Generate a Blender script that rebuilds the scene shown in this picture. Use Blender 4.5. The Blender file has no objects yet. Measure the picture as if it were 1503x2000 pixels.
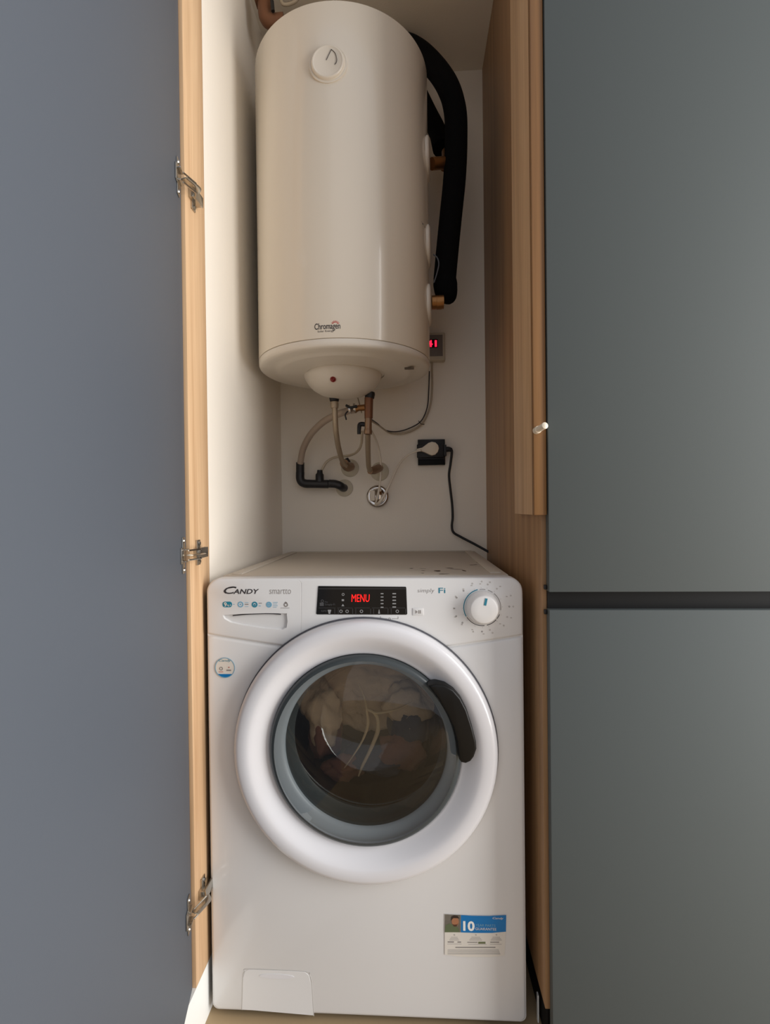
import bpy, bmesh, math, random
from mathutils import Vector, Matrix
random.seed(7)
S = bpy.context.scene
C = S.collection
PI = math.pi

# ------------------------------------------------------------------ camera
YAW, PITCH, ROLL, CAM_Z, FPX = .05348, -.00837, -.01121, .9823, 992.95
_F = Vector((-math.sin(YAW)*math.cos(PITCH), math.cos(YAW)*math.cos(PITCH), math.sin(PITCH)))
_R = Vector((math.cos(YAW), math.sin(YAW), 0)); _U = _R.cross(_F)
_R, _U = math.cos(ROLL)*_R + math.sin(ROLL)*_U, -math.sin(ROLL)*_R + math.cos(ROLL)*_U
cam_data = bpy.data.cameras.new('camera'); cam = bpy.data.objects.new('camera', cam_data); C.objects.link(cam)
cam_data.sensor_fit = 'VERTICAL'; cam_data.sensor_height = 36.0; cam_data.lens = 36.0*FPX/2000
cam_data.clip_start = .02
m = Matrix((( _R.x, _U.x, -_F.x, 0), (_R.y, _U.y, -_F.y, 0), (_R.z, _U.z, -_F.z, CAM_Z), (0, 0, 0, 1)))
cam.matrix_world = m
S.camera = cam

# ------------------------------------------------------------------ light
W = bpy.data.worlds.new('room_daylight'); S.world = W; W.use_nodes = True
bg = W.node_tree.nodes['Background']; bg.inputs[0].default_value = (.93, .94, 1.0, 1); bg.inputs[1].default_value = .61

def area(name, loc, target, sx, sy, power, col):
    l = bpy.data.lights.new(name, 'AREA'); l.shape = 'RECTANGLE'; l.size = sx; l.size_y = sy; l.energy = power; l.color = col
    o = bpy.data.objects.new(name, l); C.objects.link(o); o.location = loc
    o.rotation_euler = (Vector(target)-Vector(loc)).to_track_quat('-Z', 'Y').to_euler()
    return o
area('window_daylight', (2.05, .02, 1.10), (0, .02, 1.10), 1.35, 2.1, 68, (1.0, .985, .96))

S.view_settings.view_transform = 'Standard'; S.view_settings.look = 'None'
S.view_settings.gamma = 1; S.view_settings.exposure = 0.15
S.view_settings.use_curve_mapping = False

# ------------------------------------------------------------------ helpers
def at(u, v, Y):
    """the point of the plane y = Y that the photograph shows at pixel (u, v)"""
    d = _F + _R*((u-751.5)/FPX) - _U*((v-1000)/FPX)
    t = Y/d.y
    return Vector((d.x*t, Y, CAM_Z + d.z*t))

def lin(c):
    c = c/255.0
    return c/12.92 if c <= .04045 else ((c+.055)/1.055)**2.4
def rgb(r, g, b): return (lin(r), lin(g), lin(b), 1)

def mat(name, col, rough=.5, metal=0, spec=.5, bump=0, bscale=200, var=0, coat=0, emit=None, estr=0, vscale=8):
    M = bpy.data.materials.new(name); M.use_nodes = True
    nt = M.node_tree; b = nt.nodes['Principled BSDF']
    b.inputs['Base Color'].default_value = rgb(*col); b.inputs['Roughness'].default_value = rough
    b.inputs['Metallic'].default_value = metal; b.inputs['Specular IOR Level'].default_value = spec
    b.inputs['Coat Weight'].default_value = coat; b.inputs['Coat Roughness'].default_value = .08
    tc = nt.nodes.new('ShaderNodeTexCoord')
    if var:
        n = nt.nodes.new('ShaderNodeTexNoise'); n.inputs['Scale'].default_value = vscale; n.inputs['Detail'].default_value = 4
        r = nt.nodes.new('ShaderNodeMapRange'); r.inputs['To Min'].default_value = 1-var; r.inputs['To Max'].default_value = 1+var
        mx = nt.nodes.new('ShaderNodeVectorMath'); mx.operation = 'SCALE'; mx.inputs[0].default_value = rgb(*col)[:3]
        nt.links.new(tc.outputs['Object'], n.inputs['Vector']); nt.links.new(n.outputs[0], r.inputs['Value'])
        nt.links.new(r.outputs[0], mx.inputs['Scale']); nt.links.new(mx.outputs[0], b.inputs['Base Color'])
    if bump:
        n = nt.nodes.new('ShaderNodeTexNoise'); n.inputs['Scale'].default_value = bscale; n.inputs['Detail'].default_value = 3
        k = nt.nodes.new('ShaderNodeBump'); k.inputs['Strength'].default_value = bump; k.inputs['Distance'].default_value = .001
        nt.links.new(tc.outputs['Object'], n.inputs['Vector']); nt.links.new(n.outputs[0], k.inputs['Height']); nt.links.new(k.outputs[0], b.inputs['Normal'])
    if emit:
        b.inputs['Emission Color'].default_value = rgb(*emit); b.inputs['Emission Strength'].default_value = estr
    return M

def wood(name, c1, c2, rough=.45, sx=26, sz=.9):
    M = bpy.data.materials.new(name); M.use_nodes = True; nt = M.node_tree; b = nt.nodes['Principled BSDF']
    tc = nt.nodes.new('ShaderNodeTexCoord'); mp = nt.nodes.new('ShaderNodeMapping'); mp.inputs['Scale'].default_value = (sx, sx, sz)
    n = nt.nodes.new('ShaderNodeTexNoise'); n.inputs['Scale'].default_value = 1.0; n.inputs['Detail'].default_value = 7; n.inputs['Roughness'].default_value = .62; n.inputs['Distortion'].default_value = .5
    mp2 = nt.nodes.new('ShaderNodeMapping'); mp2.inputs['Scale'].default_value = (160, 160, 5)
    n2 = nt.nodes.new('ShaderNodeTexNoise'); n2.inputs['Scale'].default_value = 1.0; n2.inputs['Detail'].default_value = 3
    ad = nt.nodes.new('ShaderNodeMath'); ad.operation = 'MULTIPLY_ADD'; ad.inputs[1].default_value = .3
    r = nt.nodes.new('ShaderNodeValToRGB'); r.color_ramp.elements[0].position = .46; r.color_ramp.elements[1].position = .84
    r.color_ramp.elements[0].color = rgb(*c1); r.color_ramp.elements[1].color = rgb(*c2)
    nt.links.new(tc.outputs['Object'], mp.inputs[0]); nt.links.new(mp.outputs[0], n.inputs['Vector'])
    nt.links.new(tc.outputs['Object'], mp2.inputs[0]); nt.links.new(mp2.outputs[0], n2.inputs['Vector'])
    nt.links.new(n2.outputs[0], ad.inputs[0]); nt.links.new(n.outputs[0], ad.inputs[2]); nt.links.new(ad.outputs[0], r.inputs[0])
    nt.links.new(r.outputs[0], b.inputs['Base Color']); b.inputs['Roughness'].default_value = rough
    k = nt.nodes.new('ShaderNodeBump'); k.inputs['Strength'].default_value = .15; k.inputs['Distance'].default_value = .001
    nt.links.new(n2.outputs[0], k.inputs['Height']); nt.links.new(k.outputs[0], b.inputs['Normal'])
    return M

def clear(name, tint, gloss=.08, rough=.03, fres=1.5, edge=(255, 255, 255)):
    """thin clear plastic: lets light through, tinted, with a mirror-like surface reflection"""
    M = bpy.data.materials.new(name); M.use_nodes = True; nt = M.node_tree
    nt.nodes.remove(nt.nodes['Principled BSDF']); out = nt.nodes['Material Output']
    t = nt.nodes.new('ShaderNodeBsdfTransparent'); t.inputs[0].default_value = rgb(*tint)
    g = nt.nodes.new('ShaderNodeBsdfGlossy'); g.inputs['Roughness'].default_value = rough; g.inputs[0].default_value = rgb(*edge)
    lw = nt.nodes.new('ShaderNodeLayerWeight'); lw.inputs[0].default_value = .5
    f = nt.nodes.new('ShaderNodeMath'); f.operation = 'POWER'; f.inputs[1].default_value = 4.5
    nt.links.new(lw.outputs['Facing'], f.inputs[0])
    a = nt.nodes.new('ShaderNodeMath'); a.operation = 'ADD'; a.inputs[1].default_value = gloss; a.use_clamp = True
    x = nt.nodes.new('ShaderNodeMixShader')
    nt.links.new(f.outputs[0], a.inputs[0]); nt.links.new(a.outputs[0], x.inputs[0]); nt.links.new(t.outputs[0], x.inputs[1]); nt.links.new(g.outputs[0], x.inputs[2])
    nt.links.new(x.outputs[0], out.inputs[0])
    return M

M = {}
M['plaster'] = mat('white_plaster', (246, 238, 225), .85, bump=.25, bscale=260, var=.015)
M['plaster_bright'] = mat('white_skirting_paint', (246, 246, 242), .45)
M['laminate'] = mat('blue_grey_laminate', (86, 92, 101), .55, spec=.3, bump=.06, bscale=900)
M['laminate_right'] = mat('blue_grey_laminate_front', (86, 92, 92), .6, spec=.25, bump=.06, bscale=900)
M['laminate_edge'] = mat('dark_laminate_edge', (60, 55, 62), .5)
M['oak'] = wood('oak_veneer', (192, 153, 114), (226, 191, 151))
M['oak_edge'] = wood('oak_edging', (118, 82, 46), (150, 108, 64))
M['oak_shade'] = wood('oak_veneer_shaded', (146, 109, 76), (182, 144, 104))  # same oak veneer, darkened to carry the shade on the right side
M['black_alu'] = mat('black_aluminium', (16, 16, 16), .6, spec=.2)
M['white'] = mat('white_enamel', (226, 225, 224), .22, spec=.5, coat=.3, bump=.02, bscale=60)
M['white_panel'] = mat('white_plastic', (228, 227, 226), .32, spec=.45)
M['white_top'] = mat('white_worktop_plate', (196, 186, 172), .5, spec=.3)
M['ring'] = mat('white_glossy_ring', (226, 225, 228), .2, spec=.5, coat=.35)
M['ringgap'] = mat('grey_door_gap', (84, 84, 90), .6)
M['seam_soft'] = mat('soft_seam', (186, 182, 177), .6)
M['elbow_metal'] = mat('dull_nickel', (150, 122, 98), .45, metal=.7, bump=.3, bscale=90)
M['seam'] = mat('dark_seam', (96, 90, 86), .7)
M['grip'] = mat('white_recess_plastic', (224, 224, 226), .3)
M['slit'] = mat('dark_slit', (60, 58, 62), .6)
M['smoke'] = clear('smoked_clear_cover', (238, 240, 240), gloss=.04, rough=.02)
M['bowl'] = clear('clear_glass_bowl', (248, 245, 240), gloss=.05, rough=.03)
M['bezel'] = mat('grey_door_bezel', (138, 144, 148), .35, spec=.4)
M['bezel_dark'] = mat('dark_grey_rim', (62, 68, 70), .3)
M['handle'] = mat('black_handle_plastic', (18, 17, 16), .3, spec=.25)
M['steel'] = mat('drum_steel', (120, 108, 92), .32, metal=.9, bump=.5, bscale=90)
M['brown_cloth'] = mat('brown_cloth', (128, 84, 66), .9, bump=.8, bscale=420, var=.35, vscale=22)
M['navy_cloth'] = mat('navy_cloth', (52, 56, 70), .9, bump=.8, bscale=520, var=.3, vscale=40)
M['taupe_cloth'] = mat('taupe_cloth', (206, 180, 150), .85, bump=.8, bscale=420, var=.3, vscale=26)
M['cord_cloth'] = mat('beige_cloth_trim', (244, 220, 180), .8, bump=.6, bscale=400)
M['black_gloss'] = mat('black_display_glass', (14, 13, 14), .14, spec=.5)
M['icon'] = mat('grey_print', (150, 150, 150), .5)
M['icon_dim'] = mat('dim_grey_print', (74, 74, 76), .5)
M['print_dark'] = mat('dark_print', (52, 48, 50), .5)
M['print_grey'] = mat('soft_grey_print', (140, 134, 130), .5)
M['print_pale'] = mat('pale_grey_print', (184, 178, 172), .5)
M['print_blue'] = mat('teal_print', (34, 128, 152), .45)
M['print_lblue'] = mat('pale_blue_print', (120, 170, 196), .45)
M['led'] = mat('red_led', (200, 10, 10), .4, emit=(255, 20, 18), estr=2.2)
M['led_pink'] = mat('pink_red_led', (220, 20, 50), .4, emit=(255, 26, 58), estr=2.0)
M['knob'] = mat('white_knob', (232, 230, 228), .28, spec=.5)
M['knob_side'] = mat('grey_knob_skirt', (196, 194, 192), .35)
M['sticker_white'] = mat('white_sticker_paper', (226, 220, 210), .5)
M['sticker_blue'] = mat('blue_sticker_print', (0, 118, 186), .4)
M['tank'] = mat('cream_white_enamel', (226, 216, 200), .24, spec=.5, coat=.25, bump=.02, bscale=12)
M['tank_cap'] = mat('white_tank_plastic', (220, 212, 200), .38, spec=.45)
M['foam'] = mat('black_foam_insulation', (8, 8, 9), .95, spec=.15, bump=.4, bscale=300)
M['brass'] = mat('brass', (150, 106, 64), .38, metal=.85, bump=.3, bscale=80)
M['bronze'] = mat('dark_bronze', (128, 88, 64), .5, metal=.5, bump=.3, bscale=90)
M['chrome'] = mat('chrome', (205, 200, 195), .12, metal=1)
M['steel_hinge'] = mat('nickel_hinge', (190, 186, 178), .25, metal=1)
M['braid'] = mat('braided_steel', (184, 168, 146), .42, metal=.75, bump=1.0, bscale=700)
M['hose_beige'] = mat('translucent_beige_hose', (176, 158, 142), .4)
M['hose_thin'] = mat('thin_beige_tube', (196, 182, 160), .45)
M['black_plastic'] = mat('black_plastic', (22, 22, 24), .5)
M['pvc_dark'] = mat('dark_grey_pipe', (34, 35, 38), .42)
M['rosette'] = mat('off_white_rosette', (214, 206, 186), .4)
M['cable_white'] = mat('white_cable', (232, 222, 206), .45)
M['cable_cream'] = mat('cream_cable', (186, 172, 150), .5)
M['plug_white'] = mat('white_plug', (232, 220, 200), .4)
M['thermo_body'] = mat('beige_box_plastic', (200, 190, 170), .5)
M['thermo_face'] = mat('grey_box_face', (120, 110, 104), .45)
M['floor'] = mat('beige_floor_tile', (176, 152, 118), .5, var=.06, vscale=9)
M['dirt'] = mat('brown_dirt', (74, 58, 46), .9, var=.2)

def link(name, me, m, parent=None, smooth=True, ang=35):
    if m is not None:
        me.materials.append(M[m] if isinstance(m, str) else m)
    o = bpy.data.objects.new(name, me); C.objects.link(o)
    if smooth:
        for p in me.polygons: p.use_smooth = True
        try: me.set_sharp_from_angle(angle=math.radians(ang))
        except Exception: pass
    if parent is not None:
        o.parent = parent
        if parent.type == 'EMPTY': o.matrix_parent_inverse = Matrix.Translation(-Vector(parent.location))
    return o
def from_bm(name, bm, m, parent=None, smooth=True, ang=35):
    bmesh.ops.recalc_face_normals(bm, faces=bm.faces)
    me = bpy.data.meshes.new(name); bm.to_mesh(me); bm.free()
    return link(name, me, m, parent, smooth, ang)
def tag(o, label, cat=None, group=None, kind=None):
    if label: o['label'] = label
    if cat: o['category'] = cat
    if group: o['group'] = group
    if kind: o['kind'] = kind
    return o
def thing(name, loc, label, cat, group=None):
    o = bpy.data.objects.new(name, None); C.objects.link(o); o.location = loc; o.empty_display_size = .05
    return tag(o, label, cat, group)

def add_box(bm, a, b, bevel=0, seg=2, matrix=None):
    x0, y0, z0 = a; x1, y1, z1 = b
    r = bmesh.ops.create_cube(bm, size=1)
    vs = r['verts']
    for v in vs:
        v.co = Vector(((x0+x1)/2 + v.co.x*(x1-x0), (y0+y1)/2 + v.co.y*(y1-y0), (z0+z1)/2 + v.co.z*(z1-z0)))
    if bevel:
        es = list({e for v in vs for e in v.link_edges})
        r2 = bmesh.ops.bevel(bm, geom=es, offset=bevel, segments=seg, profile=.5, affect='EDGES')
        vs = list({v for v in r2['verts']} | {v for v in vs if v.is_valid})
        vs = list({v for f in r2['faces'] for v in f.verts} | set(v for v in vs if v.is_valid))
    if matrix is not None:
        bmesh.ops.transform(bm, matrix=matrix, verts=[v for v in vs if v.is_valid])
    return vs
def box(name, a, b, m, parent=None, bevel=0, seg=2, matrix=None):
    bm = bmesh.new(); add_box(bm, a, b, bevel, seg)
    if matrix is not None: bmesh.ops.transform(bm, matrix=matrix, verts=bm.verts)
    return from_bm(name, bm, m, parent, ang=40)

def add_prism(bm, pts, y0, y1, hole=None):
    """outline of (x, z) points extruded from y0 (front) to y1"""
    f = [bm.verts.new((x, y0, z)) for x, z in pts]; b = [bm.verts.new((x, y1, z)) for x, z in pts]
    n = len(pts)
    bm.faces.new(f); bm.faces.new(b[::-1])
    for i in range(n): bm.faces.new((f[i], f[(i+1) % n], b[(i+1) % n], b[i]))
def prism(name, pts, y0, y1, m, parent=None, bevel=0, seg=2):
    bm = bmesh.new(); add_prism(bm, pts, y0, y1)
    bmesh.ops.recalc_face_normals(bm, faces=bm.faces)
    if bevel:
        es = [e for e in bm.edges if all(abs(v.co.y-y0) < 1e-6 for v in e.verts)]
        bmesh.ops.bevel(bm, geom=es, offset=bevel, segments=seg, profile=.5, affect='EDGES')
    return from_bm(name, bm, m, parent, ang=32)
def rrect(x0, z0, x1, z1, r, n=6):
    """rounded rectangle outline, r = one radius or (bl, br, tr, tl)"""
    if not isinstance(r, (tuple, list)): r = (r,)*4
    cs = [(x0+r[0], z0+r[0], r[0], 180), (x1-r[1], z0+r[1], r[1], 270), (x1-r[2], z1-r[2], r[2], 0), (x0+r[3], z1-r[3], r[3], 90)]
    out = []
    for cx, cz, rr, a0 in cs:
        if rr < 1e-5: out.append((cx, cz)); continue
        for i in range(n+1):
            a = math.radians(a0 + 90*i/n); out.append((cx+rr*math.cos(a), cz+rr*math.sin(a)))
    return out
def circle(cx, cz, r, n=48, rz=None):
    return [(cx+r*math.cos(2*PI*i/n), cz+(rz or r)*math.sin(2*PI*i/n)) for i in range(n)]

def lathe(name, prof, centre, axis, m, parent=None, n=64, ang=30, arc=None):
    """prof: (radius, height along the axis) pairs"""
    axis = Vector(axis).normalized(); q = Vector((0, 0, 1)).rotation_difference(axis); c = Vector(centre)
    bm = bmesh.new(); rings = []
    for r, h in prof:
        if r < 1e-6: rings.append([bm.verts.new(c + q @ Vector((0, 0, h)))])
        else: rings.append([bm.verts.new(c + q @ Vector((r*math.cos(2*PI*i/n), r*math.sin(2*PI*i/n), h))) for i in range(n)])
    for a, b in zip(rings, rings[1:]):
        if len(a) == 1 and len(b) == 1: continue
        for i in range(n):
            j = (i+1) % n
            if len(a) == 1: bm.faces.new((a[0], b[i], b[j]))
            elif len(b) == 1: bm.faces.new((a[i], a[j], b[0]))
            else: bm.faces.new((a[i], a[j], b[j], b[i]))
    return from_bm(name, bm, m, parent, ang=ang)

def smooth_path(pts, sub=8):
    P = [Vector(p) for p in pts]
    if len(P) < 3 or sub <= 1: return P
    out = []
    for i in range(len(P)-1):
        p0 = P[i-1] if i else P[0]*2-P[1]; p1 = P[i]; p2 = P[i+1]; p3 = P[i+2] if i+2 < len(P) else P[-1]*2-P[-2]
        for k in range(sub):
            t = k/sub
            out.append(.5*((2*p1)+(-p0+p2)*t+(2*p0-5*p1+4*p2-p3)*t*t+(-p0+3*p1-3*p2+p3)*t*t*t))
    out.append(P[-1]); return out
def add_tube(bm, pts, rad, n=12, sub=8, cap=True, flat=1.0):
    P = smooth_path(pts, sub); N = len(P)
    rads = rad if isinstance(rad, (list, tuple)) else None
    t0 = (P[1]-P[0]).normalized(); up = Vector((0, 0, 1)) if abs(t0.z) < .9 else Vector((1, 0, 0))
    u = t0.cross(up).normalized(); prev = t0; rings = []
    for i in range(N):
        t = (P[min(i+1, N-1)]-P[max(i-1, 0)]).normalized()
        u = (prev.rotation_difference(t) @ u); u = (u - t*u.dot(t)).normalized(); w = t.cross(u); prev = t
        if rads:
            s = i/(N-1)*(len(rads)-1); k = min(int(s), len(rads)-2); r = rads[k]*(1-(s-k))+rads[k+1]*(s-k)
        else: r = rad
        rings.append([bm.verts.new(P[i]+u*r*math.cos(2*PI*j/n)+w*r*flat*math.sin(2*PI*j/n)) for j in range(n)])
    for a, b in zip(rings, rings[1:]):
        for j in range(n): bm.faces.new((a[j], a[(j+1) % n], b[(j+1) % n], b[j]))
    if cap: bm.faces.new(rings[0][::-1]); bm.faces.new(rings[-1])
def tube(name, pts, rad, m, parent=None, n=12, sub=8, flat=1.0):
    bm = bmesh.new(); add_tube(bm, pts, rad, n, sub, True, flat)
    return from_bm(name, bm, m, parent, ang=50)

def boolean(o, cutters):
    """cut the cutter meshes out of o, keep the result as plain mesh"""
    for c in cutters:
        md = o.modifiers.new('cut', 'BOOLEAN'); md.operation = 'DIFFERENCE'; md.object = c; md.solver = 'EXACT'
    dg = bpy.context.evaluated_depsgraph_get(); dg.update()
    me = bpy.data.meshes.new_from_object(o.evaluated_get(dg))
    o.modifiers.clear(); old = o.data; o.data = me
    bpy.data.meshes.remove(old)
    for c in cutters:
        d = c.data; bpy.data.objects.remove(c); bpy.data.meshes.remove(d)
    for p in me.polygons: p.use_smooth = True
    try: me.set_sharp_from_angle(angle=math.radians(32))
    except Exception: pass

def text_mesh(body, bold=0.0, shear=0.0, smallcaps=False):
    cu = bpy.data.curves.new('lettering', 'FONT'); cu.body = body; cu.size = 1; cu.offset = bold; cu.shear = shear
    cu.resolution_u = 3
    if smallcaps:
        cu.small_caps_scale = .78
        for i, cf in enumerate(cu.body_format):
            cf.use_small_caps = True
    o = bpy.data.objects.new('lettering', cu); C.objects.link(o)
    dg = bpy.context.evaluated_depsgraph_get(); dg.update()
    me = bpy.data.meshes.new_from_object(o.evaluated_get(dg))
    bpy.data.objects.remove(o); bpy.data.curves.remove(cu)
    return me
def text(name, body, x0, z0, x1, z1, y, m, parent, bold=0, shear=0, smallcaps=False, fn=None):
    """flat lettering filling the given box on a plane facing the viewer; fn bends points onto another surface"""
    me = text_mesh(body, bold, shear, smallcaps)
    xs = [v.co.x for v in me.vertices]; ys = [v.co.y for v in me.vertices]
    a, b, c, d = min(xs), max(xs), min(ys), max(ys)
    for v in me.vertices:
        X = x0+(v.co.x-a)/(b-a)*(x1-x0); Z = z0+(v.co.y-c)/(d-c)*(z1-z0)
        v.co = fn(X, Z) if fn else Vector((X, y, Z))
    return link(name, me, m, parent, smooth=False)
def tpx(name, body, u0, v0, u1, v1, y, m, parent, **k):
    """same, with the box given by the pixels its corners show at"""
    a = at(u0, v1, y); b = at(u1, v0, y)
    c = at(u0, v0, y); d = at(u1, v1, y)
    return text(name, body, (a.x+c.x)/2, (a.z+d.z)/2, (b.x+d.x)/2, (b.z+c.z)/2, y, m, parent, **k)
def plates(name, rects, y, m, parent, t=.0004):
    """thin printed marks: list of outlines (x, z)"""
    bm = bmesh.new()
    for pts in rects: add_prism(bm, pts, y, y+t)
    o = from_bm(name, bm, m, parent, smooth=False)
    if len(rects) > 1: o['kind'] = 'stuff'
    return o
def qd(u0, v0, u1, v1, y):
    a = at(u0, v0, y); b = at(u1, v0, y); c = at(u1, v1, y); d = at(u0, v1, y)
    return [(p.x, p.z) for p in (d, c, b, a)]
def dot(u, v, rpx, y, n=12, ry=None):
    p = at(u, v, y); r = rpx*y/FPX
    return circle(p.x, p.z, r, n, (ry*y/FPX) if ry else None)
def arc_band(cx, cz, r0, r1, a0, a1, n=20):
    o = [(cx+r1*math.cos(math.radians(a0+(a1-a0)*i/n)), cz+r1*math.sin(math.radians(a0+(a1-a0)*i/n))) for i in range(n+1)]
    i_ = [(cx+r0*math.cos(math.radians(a0+(a1-a0)*i/n)), cz+r0*math.sin(math.radians(a0+(a1-a0)*i/n))) for i in range(n, -1, -1)]
    return o+i_

# ------------------------------------------------------------------ setting
XL, XR, YF, YB, CEIL = -.4056, .2262, .907, 1.567, 2.307
def struct(name, a, b, m, label=None, bevel=0):
    o = box(name, a, b, m, None, bevel); o['kind'] = 'structure'
    if label: o['label'] = label
    return o
struct('floor', (-5, -7, -.05), (5, 1.75, 0), 'floor', 'beige floor under the washing machine')
struct('wall_back', (-.75, YB, 0), (.75, YB+.1, 2.7), 'plaster', 'white plaster wall at the back of the niche')
struct('wall_left', (-.56, .9955, 0), (XL, YB, 2.7), 'plaster', 'white plaster side wall on the left of the niche')
struct('wall_right', (XR+.02, .93, 0), (.75, YB, 2.7), 'plaster', 'plaster wall behind the oak panel on the right')
struct('ceiling', (XL, .93, CEIL), (XR+.02, YB, CEIL+.1), 'plaster', 'plaster ceiling of the niche above the water heater')
struct('trim_1', (-.56, .760, 0), (XL, .9955, .1025), 'plaster_bright', 'bright white plinth strip below the left oak panel')
struct('trim_2', (XR+.0015, .972, 0), (XR+.0040, .980, .052), 'plaster_bright', 'thin white upright strip below the right oak panel')
struct('trim_3', (XR+.0085, .925, 0), (XR+.0195, 1.5, .0895), 'black_alu', 'added dark board for the shaded recess below the right oak panel')  # no plinth here, a dark board added for the shade in the recess

# left oak side panel
o = box('side_panel', (XL-.018, .907, .103), (XL, .9953, 2.6), 'oak', None, .0006)
tag(o, 'light oak side panel at the left edge of the niche, carrying the hinges', 'panel')
# right oak side panel, deep
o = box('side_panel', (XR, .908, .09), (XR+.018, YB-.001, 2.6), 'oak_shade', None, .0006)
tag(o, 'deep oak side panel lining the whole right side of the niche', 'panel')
# filler strip on its front upper part
t = thing('filler_strip', (.219, .95, .967), 'oak filler strip screwed to the upper right side panel front edge', 'panel')
box('board', (.2135, .9065, .9665), (XR-.0003, 1.075, 2.6), 'oak', t, .0012)
tag(box('edging', (.2105, .8915, .9665), (XR+.006, .9062, 2.6), 'oak_edge', t, .0012), 'darker oak front edge')
# little white push rod
t = thing('push_latch', (.222, .90, 1.113), 'small white plastic push rod sticking out of the oak filler strip', 'latch')
p0 = at(1047, 841, .890); p1 = at(1064, 831, .862)
tube('rod', [p0, p1], .0052, 'plug_white', t, sub=1)
lathe('tip', [(0, .0022), (.003, .0016), (.0056, 0), (.0056, -.004), (.0048, -.005)], p1, (p1-p0), 'plug_white', t, 16)
tube('socket', [p0+Vector((0, .003, 0)), p0+(p1-p0)*.25], .0062, 'plug_white', t, sub=1)

# ------------------------------------------------------------------ right cabinet fronts
zg1, zg2 = .8343, .8031
t = thing('tall_cabinet', (.6, .907, 0), 'tall cabinet with blue-grey fronts to the right of the niche', 'cabinet')
box('upper_door', (.2335, .886, zg1), (.98, .9052, 2.6), 'laminate_right', t, .0007)
box('lower_door', (.2335, .886, .012), (.98, .9052, zg2), 'laminate_right', t, .0007)
tag(box('handle_channel', (.2345, .902, zg2-.004), (.98, .922, zg1+.006), 'black_alu', t), 'black recessed grip channel between the fronts')
box('channel_clip', (.2285, .8985, zg1+.002), (.2333, .905, zg1+.010), 'black_plastic', t, .0008)
box('channel_clip', (.2285, .8985, zg2-.010), (.2333, .905, zg2-.002), 'black_plastic', t, .0008)
box('carcass', (XR+.0183, .9062, .02), (.98, .9295, 2.6), 'laminate_edge', t)

# ------------------------------------------------------------------ left open door with hinges
away = Vector((-.2177, .976, 0)).normalized(); near = -away
nrm = Vector((.976, .2177, 0))           # faces right, into the opening
A = Vector((-.4115, .9035, 0))           # hinge side edge of the inner face
def doorpt(s, d, z): return A + near*s + nrm*d + Vector((0, 0, z))
def door_box(name, s0, s1, d0, d1, z0, z1, m, parent, bevel=.0006):
    M4 = Matrix.Identity(4)
    for i, vec in enumerate((near, nrm, Vector((0, 0, 1)))):
        for j in range(3): M4[j][i] = vec[j]
    M4.translation = A
    return box(name, (s0, d0, z0), (s1, d1, z1), m, parent, bevel, matrix=M4)
cd = thing('cabinet_door', (A.x, A.y, .105), 'blue-grey cabinet door standing open on the left, hung on three hinges', 'door')
door_box('door_panel', 0, .62, -.019, 0, .1045, 2.6, 'laminate', cd)
tag(door_box('edge_band', -.0012, 0, -.0188, -.0002, .105, 2.6, 'laminate_edge', cd, 0), 'dark edge band')
def hinge(z):
    # arm bridges from the cup in the door to the plate on the oak panel
    bm = bmesh.new()
    pm = Vector((XL+.011, .945, z)); pc = doorpt(.026, .010, z)
    mid = Vector((XL+.019, .911, z))
    for dz in (-.0085, .0085):
        add_tube(bm, [pm+Vector((0, .004, dz)), Vector((XL+.012, .924, z+dz)), mid+Vector((0, 0, dz)), pc+Vector((0, 0, dz))], .0016, 6, 1)
    add_box(bm, (XL+.0115, .921, z-.0095), (XL+.0135, .957, z+.0095), .0005)
    # the curved steel band over the knuckle
    add_tube(bm, [Vector((XL+.0125, .922, z)), Vector((XL+.0185, .914, z)), Vector((XL+.019, .908, z)), pc+Vector((.001, .002, 0))], .0085, 8, 3, flat=.16)
    h = from_bm('hinge', bm, 'steel_hinge', cd)
    # cup flange screwed on the door
    bm = bmesh.new()
    M4 = Matrix.Identity(4)
    for i, vec in enumerate((near, nrm, Vector((0, 0, 1)))):
        for j in range(3): M4[j][i] = vec[j]
    M4.translation = A + Vector((0, 0, z))
    add_box(bm, (.018, .0003, -.032), (.034, .0022, .032), .0004)
    add_box(bm, (.016, .0003, -.014), (.046, .0030, .014), .0004)
    add_box(bm, (.018, .002, -.0115), (.038, .0085, -.0095), .0003); add_box(bm, (.018, .002, .0095), (.038, .0085, .0115), .0003)
    for dz in (-.026, .026):
        r = bmesh.ops.create_cone(bm, cap_ends=True, segments=12, radius1=.0042, radius2=.003, depth=.002, matrix=Matrix.Translation((.026, .0031, dz)) @ Matrix.Rotation(-PI/2, 4, 'X'))
    bmesh.ops.transform(bm, matrix=M4, verts=bm.verts)
    from_bm('hinge_cup', bm, 'steel_hinge', h)
    # cross-shaped plate on the oak panel
    bm = bmesh.new(); x = XL+.0002
    add_box(bm, (x, .931, z-.0235), (x+.0020, .948, z+.0235), .0004)
    add_box(bm, (x, .921, z-.0085), (x+.0115, .957, z+.0085), .0006)
    add_box(bm, (x, .930, z-.0235), (x+.0042, .9335, z+.0235), .0004)
    for dz in (-.017, .017):
        bmesh.ops.create_cone(bm, cap_ends=True, segments=12, radius1=.0045, radius2=.0036, depth=.003, matrix=Matrix.Translation((x+.0032, .941, z+dz)) @ Matrix.Rotation(PI/2, 4, 'Y'))
    from_bm('mounting_plate', bm, 'steel_hinge', h)
    return h
for z in (1.568, .902, .262): hinge(z)

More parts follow.
